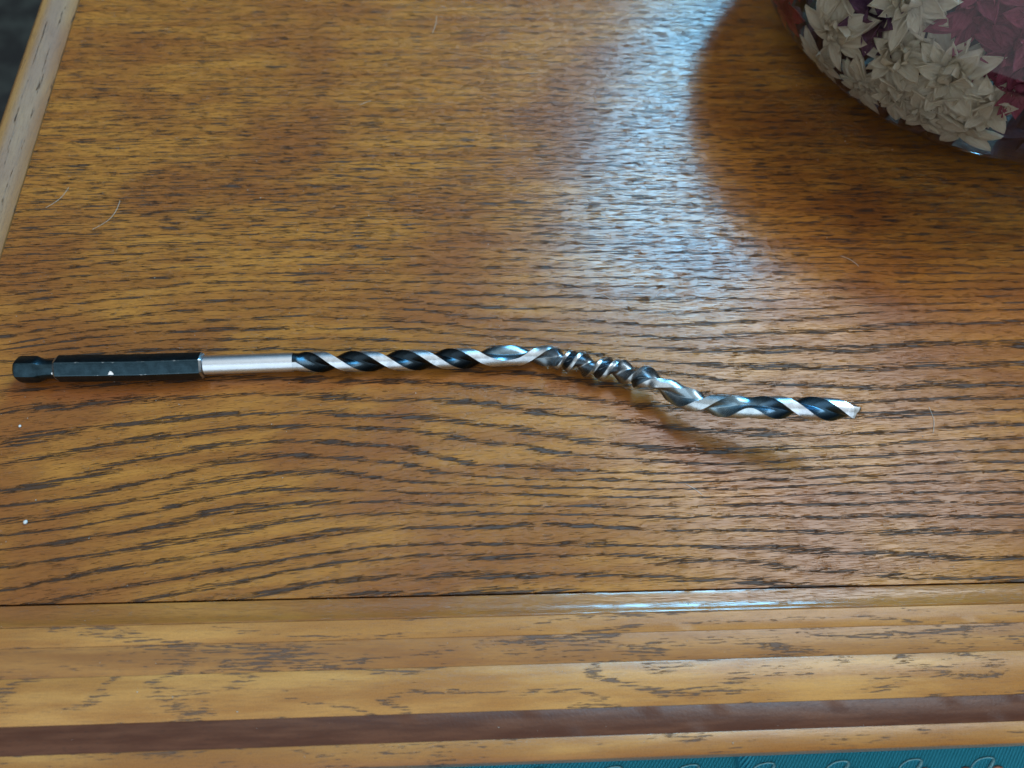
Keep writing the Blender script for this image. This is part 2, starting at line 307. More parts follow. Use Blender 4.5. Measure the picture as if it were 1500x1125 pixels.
# ------------------------------------------------------------------ floor and cloth below the table
def floor_mat():
    g = NT("dark_floor"); p = g.pos()
    t = g.noise(p, 0.03, 4.0, 0.6)
    c = g.mix(g.rng(t, 0.35, 0.7), (0.010, 0.009, 0.008), (0.030, 0.030, 0.024))
    g.pbsdf(c, 0.5, 0.0, 0.3, g.bump(t, 1.0)); return g.m
me = mesh("floor", [(-900, -700, -430), (1000, -700, -430), (1000, 1000, -430), (-900, 1000, -430)], [(0, 1, 2, 3)])
tag(link("floor", me, floor_mat()), kind="structure")

def cloth_mat():
    g = NT("teal_cloth"); x, y, z = g.sep(g.pos())
    tw = g.math('SINE', g.math('MULTIPLY', g.math('ADD', x, g.math('MULTIPLY', y, -0.8)), 5.6))
    we = g.math('SINE', g.math('MULTIPLY', x, 9.0))
    wear = g.noise(g.comb(x, y, 0.0), 0.06, 3.0, 0.6)
    fib = g.noise(g.comb(x, y, 0.0), 2.4, 2.0, 0.6)
    c = g.mix(g.rng(tw, -1.0, 1.0), (0.026, 0.29, 0.44), (0.045, 0.42, 0.62))
    c = g.mix(g.rng(wear, 0.3, 0.7, 0.0, 0.5), c, (0.018, 0.31, 0.43))
    c = g.mix(g.rng(fib, 0.35, 0.75, 0.0, 0.4), c, (0.05, 0.48, 0.66))
    h = g.math('ADD', tw, g.math('MULTIPLY', we, 0.4))
    g.pbsdf(c, 0.75, 0.0, 0.25, g.bump(h, 0.12)); return g.m
def thread_mat(name, col):
    g = NT(name); f = g.noise(g.pos(), 2.0, 2.0, 0.6)
    g.pbsdf(g.mix(g.rng(f, 0.3, 0.7), col, tuple(c*0.65 for c in col)), 0.55, 0, 0.4, g.bump(f, 0.1)); return g.m
CZ = -62.0
cloth = empty("patterned_cloth", (40, -150, CZ-30))
tag(cloth, "teal twill cloth with pale leaf embroidery below the table front", "cloth")
def cloth_z(x, y): return CZ + 1.2*math.sin(x*0.03)*math.sin(y*0.05+1) - 3.2*math.exp(-((x-69.2)/1.6)**2) - 0.02*max(0, -110-y)**1.3
def make_cloth():
    xs = np.concatenate([np.linspace(-240, 61, 76), np.linspace(63, 76, 22), np.linspace(80, 330, 64)]); ys = np.linspace(-80, -300, 60)
    V = [(x, y, cloth_z(x, y)) for y in ys for x in xs]; k = len(xs); F = []
    for j in range(len(ys)-1):
        for i in range(k-1): F.append((j*k+i, j*k+i+1, (j+1)*k+i+1, (j+1)*k+i))
    nb = len(V); V += [(x, y, z-4) for x, y, z in V]
    F += [tuple(nb+i for i in reversed(f)) for f in F[:]]
    ring = list(range(k)) + [j*k+k-1 for j in range(1, len(ys))] + [(len(ys)-1)*k+i for i in range(k-2, -1, -1)] + [j*k for j in range(len(ys)-2, 0, -1)]
    for i in range(len(ring)):
        a, b = ring[i], ring[(i+1) % len(ring)]; F.append((a, b, nb+b, nb+a))
    link("cloth_sheet", mesh("cloth_sheet", V, F), cloth_mat(), cloth)
make_cloth()
def tube(pts, rad, seg=6, closed=True):
    V = []; F = []; n = len(pts)
    for i, p in enumerate(pts):
        t = (Vector(pts[(i+1) % n]) - Vector(pts[i-1])) if closed else (Vector(pts[min(i+1, n-1)]) - Vector(pts[max(i-1, 0)]))
        t.normalize(); a = t.cross(Vector((0, 0, 1)))
        a = a.normalized() if a.length > 1e-4 else Vector((1, 0, 0)); b = t.cross(a)
        r = rad[i] if isinstance(rad, (list, tuple)) else rad
        for j in range(seg):
            w = 2*math.pi*j/seg; V.append(tuple(Vector(p) + a*r*math.cos(w) + b*r*math.sin(w)))
    m = n if closed else n-1
    for i in range(m):
        for j in range(seg): F.append((i*seg+j, i*seg+(j+1) % seg, ((i+1) % n)*seg+(j+1) % seg, ((i+1) % n)*seg+j))
    return V, F
M_thread = thread_mat("pale_blue_thread", (0.30, 0.72, 0.85)); M_pink = thread_mat("pink_thread", (0.62, 0.30, 0.22))
def leaf_motif(cx, cy, big=1.0, rot=0.62):
    pts = []; rad = []
    for i in range(26):
        w = 2*math.pi*i/26
        u = math.cos(w)*5.0*big; v = math.sin(w)*2.0*big*(1-0.35*math.cos(w)) - 0.06*u*u/big*0.6
        x = cx + u*math.cos(rot) - v*math.sin(rot); y = cy + u*math.sin(rot) + v*math.cos(rot)
        pts.append((x, y, cloth_z(x, y)+0.15)); rad.append(0.26 + 0.30*max(0, -math.sin(w-0.5)))
    V, F = tube(pts, rad, 5); link("embroidered_leaf", mesh("embroidered_leaf", V, F), M_thread, cloth)
def dot_motif(cx, cy, r):
    pts = [(cx+r*math.cos(w*0.9)*0.5*(1+0.3*math.sin(w*3)), cy+r*math.sin(w*0.9)*0.35, cloth_z(cx, cy)+0.2) for w in [k*0.7 for k in range(10)]]
    V, F = tube(pts, 0.5, 5); link("embroidered_blossom", mesh("embroidered_blossom", V, F), M_pink, cloth)
for row in range(4):
    for k in range(-4, 9):
        lx = 51.0 + 23.0*k + 9*row; ly = -98.6 - 0.25*k - 24*row
        leaf_motif(lx, ly, 1.0)
        dot_motif(lx+5.2, ly-1.0, 2.4); dot_motif(lx-5.0, ly-0.9, 2.2)

# ------------------------------------------------------------------ glass bowl of dried flowers
BC = Vector((171.6, 144.7, 43.8)); BA, BB = 90.2, 53.85
def glass_mat():
    g = NT("clear_glass")
    p = g.pbsdf((0.97, 0.99, 0.985), 0.0, 0.0, 0.5)
    p.inputs["Transmission Weight"].default_value = 1.0; p.inputs["IOR"].default_value = 1.42
    return g.m
M_glass = glass_mat()
bowl = empty("glass_globe", (BC.x, BC.y, 0))
tag(bowl, "squat round clear glass globe holding dried flowers at the top right", "glass globe")
def lathe(prof, seg, closed=True):
    V = []; F = []; k = len(prof)
    for i in range(seg):
        w = 2*math.pi*i/seg
        for r, z in prof: V.append((BC.x + r*math.cos(w), BC.y + r*math.sin(w), z))
    for i in range(seg):
        for j in range(k if closed else k-1):
            F.append((i*k+j, ((i+1) % seg)*k+j, ((i+1) % seg)*k+(j+1) % k, i*k+(j+1) % k))
    return V, F
def bowl_prof():
    w0 = math.asin((0.6-BC.z)/BB)
    p = [(0.05, 0.6), (20, 0.6), (42, 0.6)]
    for i in range(61):
        w = w0 + (R_(88)-w0)*i/60; z = BC.z+BB*math.sin(w)
        p.append((BA*math.cos(w), z))
    p.append((0.05, BC.z+BB))
    return p
V, F = lathe(bowl_prof(), 160, closed=False); o = link("globe_wall", mesh("globe_wall", V, F), M_glass, bowl); sharp(o, 24)

def flower_mat(name, a, b, tip):
    g = NT(name); p = g.pos()
    lo = g.n("ShaderNodeTexCoord"); u = g.sep(lo.outputs["Generated"])
    nz = g.noise(p, 0.5, 3.0, 0.6); st = g.noise(g.comb(g.math('MULTIPLY', u[0], 9.0), g.math('MULTIPLY', u[1], 1.2), 0.0), 1.0, 2.0)
    inf = g.n("ShaderNodeObjectInfo")
    c = g.mix(g.rng(nz, 0.3, 0.7), a, b); c = g.mix(g.rng(st, 0.45, 0.7, 0.0, 0.45), c, tip)
    c = g.mix(g.math('MULTIPLY', inf.outputs["Random"], 0.35), c, b)
    pb = g.pbsdf(c, 0.62, 0, 0.3, g.bump(g.math('ADD', st, nz), 0.35))
    tl = g.n("ShaderNodeBsdfTranslucent"); g.set(tl.inputs[0], c)         # thin dried petals let light through
    mx = g.n("ShaderNodeMixShader"); mx.inputs[0].default_value = 0.38
    g.t.links.new(pb.outputs[0], mx.inputs[1]); g.t.links.new(tl.outputs[0], mx.inputs[2]); g.t.links.new(mx.outputs[0], g.out.inputs[0])
    return g.m
M_cream = flower_mat("cream_petal", (0.93, 0.88, 0.76), (0.88, 0.80, 0.64), (0.72, 0.62, 0.45))
M_pinkp = flower_mat("pink_petal", (0.50, 0.13, 0.20), (0.38, 0.075, 0.13), (0.24, 0.04, 0.08))
M_red = flower_mat("dark_red_petal", (0.42, 0.05, 0.07), (0.32, 0.03, 0.05), (0.20, 0.02, 0.03))
M_purple = flower_mat("mauve_petal", (0.24, 0.12, 0.22), (0.17, 0.07, 0.16), (0.11, 0.04, 0.10))
M_fill = flower_mat("faded_petal", (0.10, 0.06, 0.10), (0.06, 0.035, 0.06), (0.05, 0.05, 0.07))

g = NT("dark_pad"); g.pbsdf((0.010, 0.034, 0.038), 0.6, 0, 0.3, g.bump(g.noise(g.pos(), 0.4, 4.0), 0.6)); M_pad = g.m
def pad_prof():
    p = [(0.05, 2.0), (40, 2.0)]
    for z in np.linspace(2.0, 13.0, 8): p.append((0.955*BA*math.sqrt(max(0, 1-((z-BC.z)/(0.955*BB))**2)), z))
    return p + [(p[-1][0]*0.8, 15.0), (p[-1][0]*0.4, 16.0), (0.05, 16.0)]
V, F = lathe(pad_prof(), 72, closed=False); o = link("added_base_pad", mesh("added_base_pad", V, F), M_pad, bowl); sharp(o, 50)  # dark base added inside the globe to block light to the table

def petal_mesh(name, L, W, T, curl, cup, seed, mat, merge=None, M=None):
    """pointed, cupped, thick dried petal along +Y from the origin, +Z its inner face"""
    rnd = random.Random(seed); n = 7; across = (-1, -0.55, 0, 0.55, 1)
    top = []; bot = []
    tw = rnd.uniform(-0.35, 0.35); kink = rnd.uniform(-0.10, 0.10)
    for i in range(n):
        t = i/(n-1); w = W*0.5*(math.sin(math.pi*min(1, t*0.93+0.10))**0.68)*(1.0 if t < 0.97 else 0.12)
        if i == 0: w = W*0.16
        y = L*t; z = curl*L*(t**1.8); xo = kink*L*t*t
        for a in across:
            x = a*w*(1+rnd.uniform(-0.06, 0.06)); zz = z + cup*W*(a*a)*(0.3+0.7*math.sin(math.pi*t)) + a*w*tw*t + rnd.uniform(-1, 1)*W*0.045 + 0.05*W*math.sin(5*t+seed)*a
            th = T*(1-a*a*0.9)*(0.35+0.65*math.sin(math.pi*(0.12+0.8*t)))
            top.append((x+xo, y, zz)); bot.append((x+xo, y, zz-th))
    V = top+bot; k = 5; m = len(top); F = []
    for i in range(n-1):
        for j in range(4):
            q = i*k+j; F.append((q, q+1, q+k+1, q+k)); F.append((m+q+k, m+q+k+1, m+q+1, m+q))
    ring = list(range(k)) + [i*k+4 for i in range(1, n)] + [(n-1)*k+j for j in (3, 2, 1, 0)] + [i*k for i in range(n-2, 0, -1)]
    for i in range(len(ring)):
        a, b = ring[i], ring[(i+1) % len(ring)]; F.append((b, a, m+a, m+b))
    if merge is not None:
        base = len(merge[0]); merge[0].extend(tuple(M @ Vector(v)) for v in V); merge[1].extend(tuple(base+i for i in f) for f in F); return
    me = mesh(name, V, F); me.materials.append(mat); me.polygons.foreach_set("use_smooth", [True]*len(me.polygons)); return me
PETALS = {}
def petal_set(key, mat, L, W, T):
    PETALS[key] = [[petal_mesh("petal", L*(1-0.12*r), W*(1-0.08*r), T, [0.02, 0.22, 0.50][r], 0.30, 100*r+k, mat) for k in range(7)] for r in range(3)]
petal_set('cream', M_cream, 13.2, 6.0, 3.0); petal_set('pink', M_pinkp, 12.0, 5.0, 1.8)
petal_set('red', M_red, 11.0, 5.0, 1.8); petal_set('mauve', M_purple, 12.0, 5.5, 1.8)
def button_mesh(r, mat, seed):
    rnd = random.Random(seed); bm = bmesh.new(); bmesh.ops.create_icosphere(bm, subdivisions=2, radius=r*MM)
    for v in bm.verts: v.co *= 1+rnd.uniform(-0.14, 0.14); v.co.z *= 0.6
    me = bpy.data.meshes.new("flower_centre"); bm.to_mesh(me); bm.free(); me.materials.append(mat)
    me.polygons.foreach_set("use_smooth", [True]*len(me.polygons)); return me
def inside(p, s=0.93):
    q = p-BC
    return (q.x/BA)**2+(q.y/BA)**2+(q.z/BB)**2 < s*s and p.z > 9.0
def flower(key, name, label, cat, pos, nrm, rows, scale, seed, grp, mat):
    """rows = (count, tilt above the flower plane in degrees, mesh row)"""
    rnd = random.Random(seed)
    t = empty(name, pos); tag(t, label, cat, grp)
    q = Vector(nrm).normalized().to_track_quat('Z', 'Y')
    t.rotation_mode = 'QUATERNION'; t.rotation_quaternion = q @ Quaternion((0, 0, 1), rnd.uniform(0, 6.28))
    Mw = Matrix.Translation(Vector(pos)) @ t.rotation_quaternion.to_matrix().to_4x4()
    for ri, (cnt, tilt, mr) in enumerate(rows):
        for k in range(cnt):
            az = 2*math.pi*(k+0.5*(ri % 2))/cnt + rnd.uniform(-0.22, 0.22)
            me = rnd.choice(PETALS[key][mr])
            for tries in range(9):
                s = scale*rnd.uniform(0.66, 1.16)*(0.93**tries)
                tl = R_(tilt + rnd.uniform(-17, 17) + tries*5)
                rot = Quaternion((0, 0, 1), az) @ Quaternion((1, 0, 0), tl) @ Quaternion((0, 1, 0), rnd.uniform(-0.35, 0.35))
                off = Quaternion((0, 0, 1), az) @ Vector((0, 1.0*scale, -0.6*ri))
                tip = Mw @ (off + rot @ Vector((0, 12.5*s, 0.4*s)))
                mid = Mw @ (off + rot @ Vector((0, 8*s, 0)))
                if inside(tip, 0.985) and inside(mid, 0.985): break
            else: continue
            o = bpy.data.objects.new("petal", me); COL.objects.link(o); o.parent = t
            o.rotation_mode = 'QUATERNION'; o.rotation_quaternion = rot; o.scale = (s, s, s); o.location = off*MM
    o = bpy.data.objects.new("flower_centre", button_mesh(1.9*scale, mat, seed)); COL.objects.link(o); o.parent = t; o.location = (0, 0, 0.0006)
OPEN = [(8, 6, 0), (8, 28, 0), (6, 55, 1)]
FULL = [(8, -4, 0), (8, 18, 0), (7, 42, 0), (5, 66, 1)]
STAR = [(7, 8, 0), (6, 30, 0), (3, 62, 1)]
SPEC = [  # kind, label, position, facing, rows, scale
 ('cream', "open cream dried flower with a button centre beside the dark red one", (101.3, 101.5, 36.0), (-0.70, -0.60, 0.25), OPEN, 1.02),
 ('cream', "crushed cream dried flower against the globe's lower left edge, under the open one", (104.4, 106.7, 23.2), (-0.75, -0.62, -0.23), FULL, 0.75),
 ('cream', "crushed cream dried flower low against the glass, second along the globe's lower edge", (113.7, 93.3, 26.0), (-0.68, -0.72, -0.14), FULL, 0.80),
 ('cream', "cream dried flower cut by the top edge of the picture", (112.8, 92.8, 54.0), (-0.61, -0.65, 0.45), FULL, 0.88),
 ('cream', "shaded cream dried flower in the middle with petals pointing right", (115.5, 88.6, 40.0), (-0.60, -0.70, 0.35), OPEN, 0.86),
 ('cream', "largest cream dried flower, full and upright, near the globe's middle", (126.0, 78.4, 42.0), (-0.50, -0.78, 0.35), FULL, 1.0),
 ('cream', "cream dried flower pressed low on the glass below the largest one", (127.2, 78.6, 29.6), (-0.55, -0.82, -0.10), FULL, 0.85),
 ('cream', "small cream dried flower at the right end of the cream cluster", (136.5, 70.0, 39.0), (-0.40, -0.88, 0.20), OPEN, 0.62),
 ('cream', "flattened cream dried flower at the bottom of the globe between two others", (119.1, 84.8, 30.2), (-0.64, -0.77, -0.03), FULL, 0.72),
 ('cream', "cream dried flower with long petals hanging to the globe's foot", (136.0, 73.0, 29.5), (-0.51, -0.82, -0.20), STAR, 1.0),
 ('red', "dark red dried flower at the left edge of the globe", (94.1, 124.4, 29.6), (-0.86, -0.49, -0.05), OPEN, 0.85),
 ('red', "dark red dried flower cut by the top edge at the globe's left", (92.5, 121.6, 41.0), (-0.83, -0.52, 0.19), OPEN, 0.85),
 ('pink', "pink dried flower right of the top cream flower", (127.5, 84.0, 56.5), (-0.50, -0.70, 0.50), STAR, 0.92),
 ('pink', "wide open pink dried flower at the right edge of the picture", (138.0, 75.6, 53.0), (-0.40, -0.76, 0.50), STAR, 1.02),
 ('pink', "small pink dried flower low at the right edge of the picture", (140.6, 69.3, 46.4), (-0.46, -0.82, 0.34), OPEN, 0.70),
 ('mauve', "shaded mauve dried flower between the left and middle cream flowers", (109.0, 98.5, 46.0), (-0.69, -0.67, 0.28), OPEN, 0.95),
 ('pink', "pink dried flower at the top edge left of the corner", (126.6, 88.7, 61.5), (-0.50, -0.64, 0.59), STAR, 1.05),
 ('pink', "pink dried flower in the top right corner", (142.3, 77.4, 59.9), (-0.43, -0.70, 0.57), STAR, 1.05),
 ('cream', "cream dried flower above the button-centred one at the top edge", (99.5, 108.0, 50.0), (-0.71, -0.57, 0.42), FULL, 0.95),
]
MATS = {'cream': M_cream, 'pink': M_pinkp, 'red': M_red, 'mauve': M_purple}
for i, (k, lab, p, nr, rows, s) in enumerate(SPEC):
    flower(k, "dried_flower", lab, "dried flower", p, nr, rows, s, 50+i, "dried flowers in the glass globe", MATS[k])
def filling():
    rnd = random.Random(77); mg = ([], [])
    cnt = 0
    while cnt < 900:
        p = Vector((rnd.uniform(-1, 1)*BA, rnd.uniform(-1, 1)*BA, rnd.uniform(-1, 0.62)*BB)) + BC
        if not inside(p, 0.86) or p.z < 14: continue
        q = p-BC
        if (q.x/BA)**2+(q.y/BA)**2+(q.z/BB)**2 < 0.45**2: continue
        rot = Quaternion((rnd.gauss(0, 1), rnd.gauss(0, 1), rnd.gauss(0, 1), rnd.gauss(0, 1))).normalized()
        M = Matrix.Translation(p) @ rot.to_matrix().to_4x4() @ Matrix.Scale(rnd.uniform(0.7, 1.15), 4)
        if not inside(M @ Vector((0, 12, 0)), 0.92): continue
        petal_mesh("", 12, 6.5, 0.8, 0.3, 0.25, cnt, None, mg, M); cnt += 1
    o = link("dried_petals", mesh("dried_petals", mg[0], mg[1]), M_fill)
    tag(o, "loose faded dark petals filling the globe behind the flowers", "dried petals", kind="stuff")
filling()

# ------------------------------------------------------------------ bent drill bit
def steel(name, col, rough, var=0.0, spots=None, oxide=None, stretch=(0.4, 6.0)):
    g = NT(name); p = g.pos(); x, y, z = g.sep(p)
    st = g.noise(g.comb(g.math('MULTIPLY', x, stretch[0]), g.math('MULTIPLY', y, stretch[1]), g.math('MULTIPLY', z, stretch[1])), 1.0, 3.0, 0.6)
    bl = g.noise(p, 0.5, 3.0, 0.6)
    if col is None:                                         # tint stored on the mesh: bright lands, oxidised flutes
        a = g.n("ShaderNodeVertexColor", layer_name="steel_tint"); c = g.mix(g.rng(bl, 0.3, 0.7, 0.0, var), a.outputs[0], (0.02, 0.03, 0.04))
    else: c = g.mix(g.rng(bl, 0.3, 0.7, 0.0, 1.0), col, tuple(q*(1-var) for q in col))
    m = 1.0; ro = g.math('ADD', rough, g.math('MULTIPLY', g.math('SUBTRACT', st, 0.5), 0.22))
    if oxide: c = g.mix(g.rng(bl, 0.50, 0.75, 0.0, 0.6), c, oxide)
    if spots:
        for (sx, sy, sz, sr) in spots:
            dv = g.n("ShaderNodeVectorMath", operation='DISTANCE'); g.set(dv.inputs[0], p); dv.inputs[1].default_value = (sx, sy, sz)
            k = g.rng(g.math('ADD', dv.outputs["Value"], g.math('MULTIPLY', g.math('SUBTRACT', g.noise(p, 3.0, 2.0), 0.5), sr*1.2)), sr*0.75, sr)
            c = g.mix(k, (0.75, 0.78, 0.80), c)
    g.pbsdf(c, ro, m, 0.5, g.bump(g.math('ADD', st, g.math('MULTIPLY', bl, 0.5)), 0.02)); return g.m
PTS = [(-131.4, 3.31, 3.60), (-125.7, 3.29, 3.60), (-121.0, 3.47, 3.60), (-100.8, 3.69, 3.60), (-83.0, 4.34, 3.60), (-57.8, 5.34, 3.50), (-48.2, 5.36, 3.40), (-34.7, 5.68, 3.30), (-21.7, 6.11, 3.20), (-8.7, 6.60, 3.20), (-1.8, 7.06, 3.30), (5.2, 7.04, 3.50), (9.5, 6.86, 3.80), (14.8, 5.38, 4.10), (17.4, 4.62, 4.30), (20.7, 3.48, 4.60), (26.7, 1.80, 5.10), (30.8, 0.94, 5.50), (33.8, -0.13, 5.90), (37.7, -2.77, 6.50), (41.9, -5.68, 7.30), (45.0, -8.44, 8.30), (49.7, -11.39, 10.20), (55.2, -12.97, 12.20), (60.0, -14.11, 13.70), (64.9, -14.75, 15.00), (71.4, -15.55, 16.60), (78.7, -16.60, 17.90), (84.1, -17.59, 18.70), (86.0, -17.94, 19.00)]
PX = np.array([p[0] for p in PTS])
def smooth_path(x):
    def f(i, xx): return np.interp(xx, PX, [p[i] for p in PTS])
    ks = np.linspace(-2.2, 2.2, 9); w = np.exp(-(ks/1.3)**2); w /= w.sum()
    return Vector((x, sum(wi*f(1, x+k) for wi, k in zip(w, ks)), sum(wi*f(2, x+k) for wi, k in zip(w, ks))))
def frame(x):
    P = smooth_path(x); T = (smooth_path(x+0.4)-smooth_path(x-0.4)).normalized()
    N = (CAM-P); N = (N - T*N.dot(T)).normalized(); D = N.cross(T)
    if D.y > 0: D = -D
    return P, T, N, D
TW = [(-58.5, -690), (-48.2, -540), (-34.7, -360), (-21.6, -180), (-8.7, 0), (-5.6, 36), (-1.8, 54), (1.4, 44), (5.2, 0), (9.5, -58), (12.3, -108), (14.0, -190), (15.2, -265), (17.4, -360), (26.7, -720), (33.8, -946), (37.7, -1065), (41.9, -1118), (45.0, -1160), (49.7, -1255), (55.2, -1340), (60.5, -1408), (65.6, -1348), (71.4, -1258), (84.1, -1080), (88.0, -1035)]
BETA = [(-60, -180), (11.5, -180), (15.0, -130), (32, -130), (37.5, -150), (42, -180), (90, -180)]
def pchip(tab):
    xs = np.array([t[0] for t in tab], float); ys = np.array([t[1] for t in tab], float); h = np.diff(xs); dl = np.diff(ys)/h
    m = np.zeros(len(xs)); m[0], m[-1] = dl[0], dl[-1]
    for i in range(1, len(xs)-1):
        if dl[i-1]*dl[i] > 0: m[i] = (h[i-1]+h[i])/(h[i-1]/dl[i-1]+h[i]/dl[i])
    def f(x):
        i = int(np.clip(np.searchsorted(xs, x)-1, 0, len(xs)-2)); t = min(1, max(0, (x-xs[i])/h[i]))
        return (2*t**3-3*t*t+1)*ys[i] + (t**3-2*t*t+t)*h[i]*m[i] + (-2*t**3+3*t*t)*ys[i+1] + (t**3-t*t)*h[i]*m[i+1]
    return f
twist, beta = pchip(TW), pchip(BETA)
bit = empty("drill_bit", (-20, 4, 0))
tag(bit, "bent spiral drill bit with a black hex shank lying on the oak table", "drill bit")
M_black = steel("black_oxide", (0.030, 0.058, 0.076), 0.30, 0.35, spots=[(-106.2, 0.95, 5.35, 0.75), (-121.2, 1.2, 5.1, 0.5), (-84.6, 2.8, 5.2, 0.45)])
M_bright = steel("bright_steel", (0.70, 0.80, 0.90), 0.28, 0.06, stretch=(0.12, 9.0))
M_flute = steel("twisted_steel", None, 0.27, 0.3, stretch=(0.6, 5.0))
M_blue = steel("blued_steel", (0.24, 0.34, 0.41), 0.26, 0.35, stretch=(1.0, 5.0))
M_strained = steel("strained_steel", (0.34, 0.42, 0.48), 0.34, 0.3, oxide=(0.16, 0.20, 0.23), stretch=(1.0, 5.0))
M_navy = steel("navy_flute", (0.055, 0.11, 0.17), 0.22, 0.3, stretch=(1.0, 5.0))
def worn_mat():
    g = NT("rubbed_black_oxide"); p = g.pos(); x, y, z = g.sep(p)
    k = g.rng(g.noise(g.comb(g.math('MULTIPLY', x, 0.55), y, z), 1.0, 4.0, 0.7), 0.56, 0.70)
    g.pbsdf(g.mix(k, (0.04, 0.072, 0.092), (0.34, 0.40, 0.43)), 0.32, 1.0, 0.5); return g.m
M_worn = worn_mat()
M_edge = steel("worn_edge", (0.50, 0.55, 0.58), 0.3, 0.4)

def sweep(name, rings, mat, parent, cap=(True, True), ang=30):
    """rings: lists of world points with the same count"""
    k = len(rings[0]); V = [p for r in rings for p in r]; F = []
    for i in range(len(rings)-1):
        for j in range(k): F.append((i*k+j, i*k+(j+1) % k, (i+1)*k+(j+1) % k, (i+1)*k+j))
    if cap[0]: F.append(tuple(range(k)))
    if cap[1]: F.append(tuple((len(rings)-1)*k+j for j in reversed(range(k))))
    o = link(name, mesh(name, [tuple(v) for v in V], F), mat, parent); sharp(o, ang); return o
HEXROT = R_(4)                                              # a flat faces almost at the camera
def hex_ring(x, r_flat, cut=0.06, rnd=0.0, rr=None):
    """hexagon with slightly broken corners; rnd blends it to a circle of radius rr"""
    P, T, N, D = frame(x); pts = []; rc = r_flat/math.cos(math.pi/6)
    for i in range(6):
        for s in (-1, 0, 1):
            a = HEXROT + math.pi/6 + i*math.pi/3 + s*cut
            r = r_flat/math.cos((a-HEXROT+math.pi/6) % (math.pi/3) - math.pi/6)
            if s == 0: r = rc*math.cos(cut)*1.0 - 0.04
            if rnd: r = r*(1-rnd) + (rr or r_flat)*rnd
            pts.append(P + N*r*math.cos(a) + D*r*math.sin(a))
        a = HEXROT + math.pi/3*(i+1)
        r = r_flat if not rnd else r_flat*(1-rnd)+(rr or r_flat)*rnd
        pts.append(P + N*r*math.cos(a) + D*r*math.sin(a))
    return pts
HF = 3.16
rings = [hex_ring(-131.45, 2.2, rnd=1, rr=2.2), hex_ring(-131.3, 2.7, rnd=0.9, rr=2.7), hex_ring(-130.8, HF*0.985, rnd=0.35, rr=3.05), hex_ring(-130.1, HF), hex_ring(-126.4, HF), hex_ring(-125.9, HF, rnd=0.15, rr=3.2), hex_ring(-125.1, HF, rnd=0.7, rr=2.9), hex_ring(-124.0, 2.7, rnd=1, rr=2.68), hex_ring(-122.6, 2.6, rnd=1, rr=2.60), hex_ring(-121.4, 2.6, rnd=1, rr=2.62)]
sweep("quick_change_end", rings, M_black, bit)
rings = [hex_ring(-121.35, 2.5, rnd=1, rr=2.45), hex_ring(-121.2, HF, rnd=0.75, rr=2.95), hex_ring(-120.6, HF), ]
o = sweep("shank_shoulder", rings, M_edge, bit)
rings = [hex_ring(x, HF) for x in np.linspace(-120.58, -83.8, 24)]
o = sweep("hex_shank", rings, [M_black, M_worn], bit)
o.data.polygons.foreach_set("material_index", [1 if len(p.vertices) == 4 and (p.index % 24) % 4 < 2 else 0 for p in o.data.polygons])
rings = [hex_ring(-83.78, HF), hex_ring(-83.2, HF, rnd=0.5, rr=2.9), hex_ring(-82.95, HF, rnd=1, rr=2.66)]
sweep("shank_shoulder", rings, M_edge, bit)
def circ(x, r, k=48):
    P, T, N, D = frame(x); return [P + N*r*math.cos(2*math.pi*j/k) + D*r*math.sin(2*math.pi*j/k) for j in range(k)]
RB = 2.62
sweep("round_shank", [circ(x, RB) for x in np.linspace(-82.93, -59.6, 30)], M_bright, bit, cap=(True, False))
# fluted, twisted body: two lands with a flute on each side
HALF = R_(30); NL, NF = 7, 22
def section(x, R):
    """points and land flags round the bit at x"""
    ph, be = R_(twist(x)), R_(beta(x))
    lo, hi = sorted([0.0, be % (2*math.pi)]); out = []
    starts = [lo, hi]
    tight = min(1.0, max(0.0, (180-abs(beta(x)))/50.0))
    half = HALF*(1-0.30*tight)
    for q in range(2):
        c = starts[q]; nx = starts[1-q] + (2*math.pi if q == 1 else 0); gap = nx - c - 2*half
        for j in range(NL): out.append((c - half + 2*half*j/(NL-1), 1.0, 1))
        strain = min(1.0, max(0.0, (x+9)/8))*min(1.0, max(0.0, (78-x)/10))
        core = (0.36 - 0.12*strain) + 0.10*tight if gap > R_(88) else 0.48
        ex = max(1.1, 1.9*gap/R_(118))*(1-0.45*tight)
        for j in range(1, NF+1):
            u = -1 + 2*j/(NF+1.0)
            out.append((c + half + gap*(u+1)/2, core + (1-core)*abs(u)**ex, 0))
    return ph, out
def blend_r(x):                                             # flutes run out into the round shank
    return min(1.0, max(0.0, (x + 60.2)/6.5))
def flute_ring(x, R=None, k=1.0, adv=0.0):
    P, T, N, D = frame(x); R = R or (RB + (2.90-RB)*min(1, max(0, (x+60)/8)) + 0.10*min(1, max(0, (x-6)/8)) + 0.30*min(1, max(0, (x-11)/5))*min(1, max(0, (40-x)/6))); ph, s = section(x, R); b = blend_r(x); pts = []
    for a, r, land in s:
        tz = min(1, max(0, (x-6)/6))*min(1, max(0, (46-x)/8))    # jagged where the steel was wrung
        rr = R*(1 - (1-r)*b)*k*(1 + tz*(0.09*math.sin(0.8*x + 1.0*a) + 0.05*math.sin(1.5*x - 2.0*a)))
        pts.append(P + T*adv + N*rr*math.cos(a+ph) + D*rr*math.sin(a+ph))
    return pts, [q[2] for q in s]
xs = list(np.arange(-59.58, 6, 0.32)) + list(np.arange(6, 44, 0.16)) + list(np.arange(44, 84.7, 0.3)); xs[-1] = 84.6
rings = []; flags = []
for x in xs:
    p, f = flute_ring(x); rings.append(p); flags.append(f)
K = len(rings[0])
V = [tuple(p) for r in rings for p in r]; F = []; MI = []
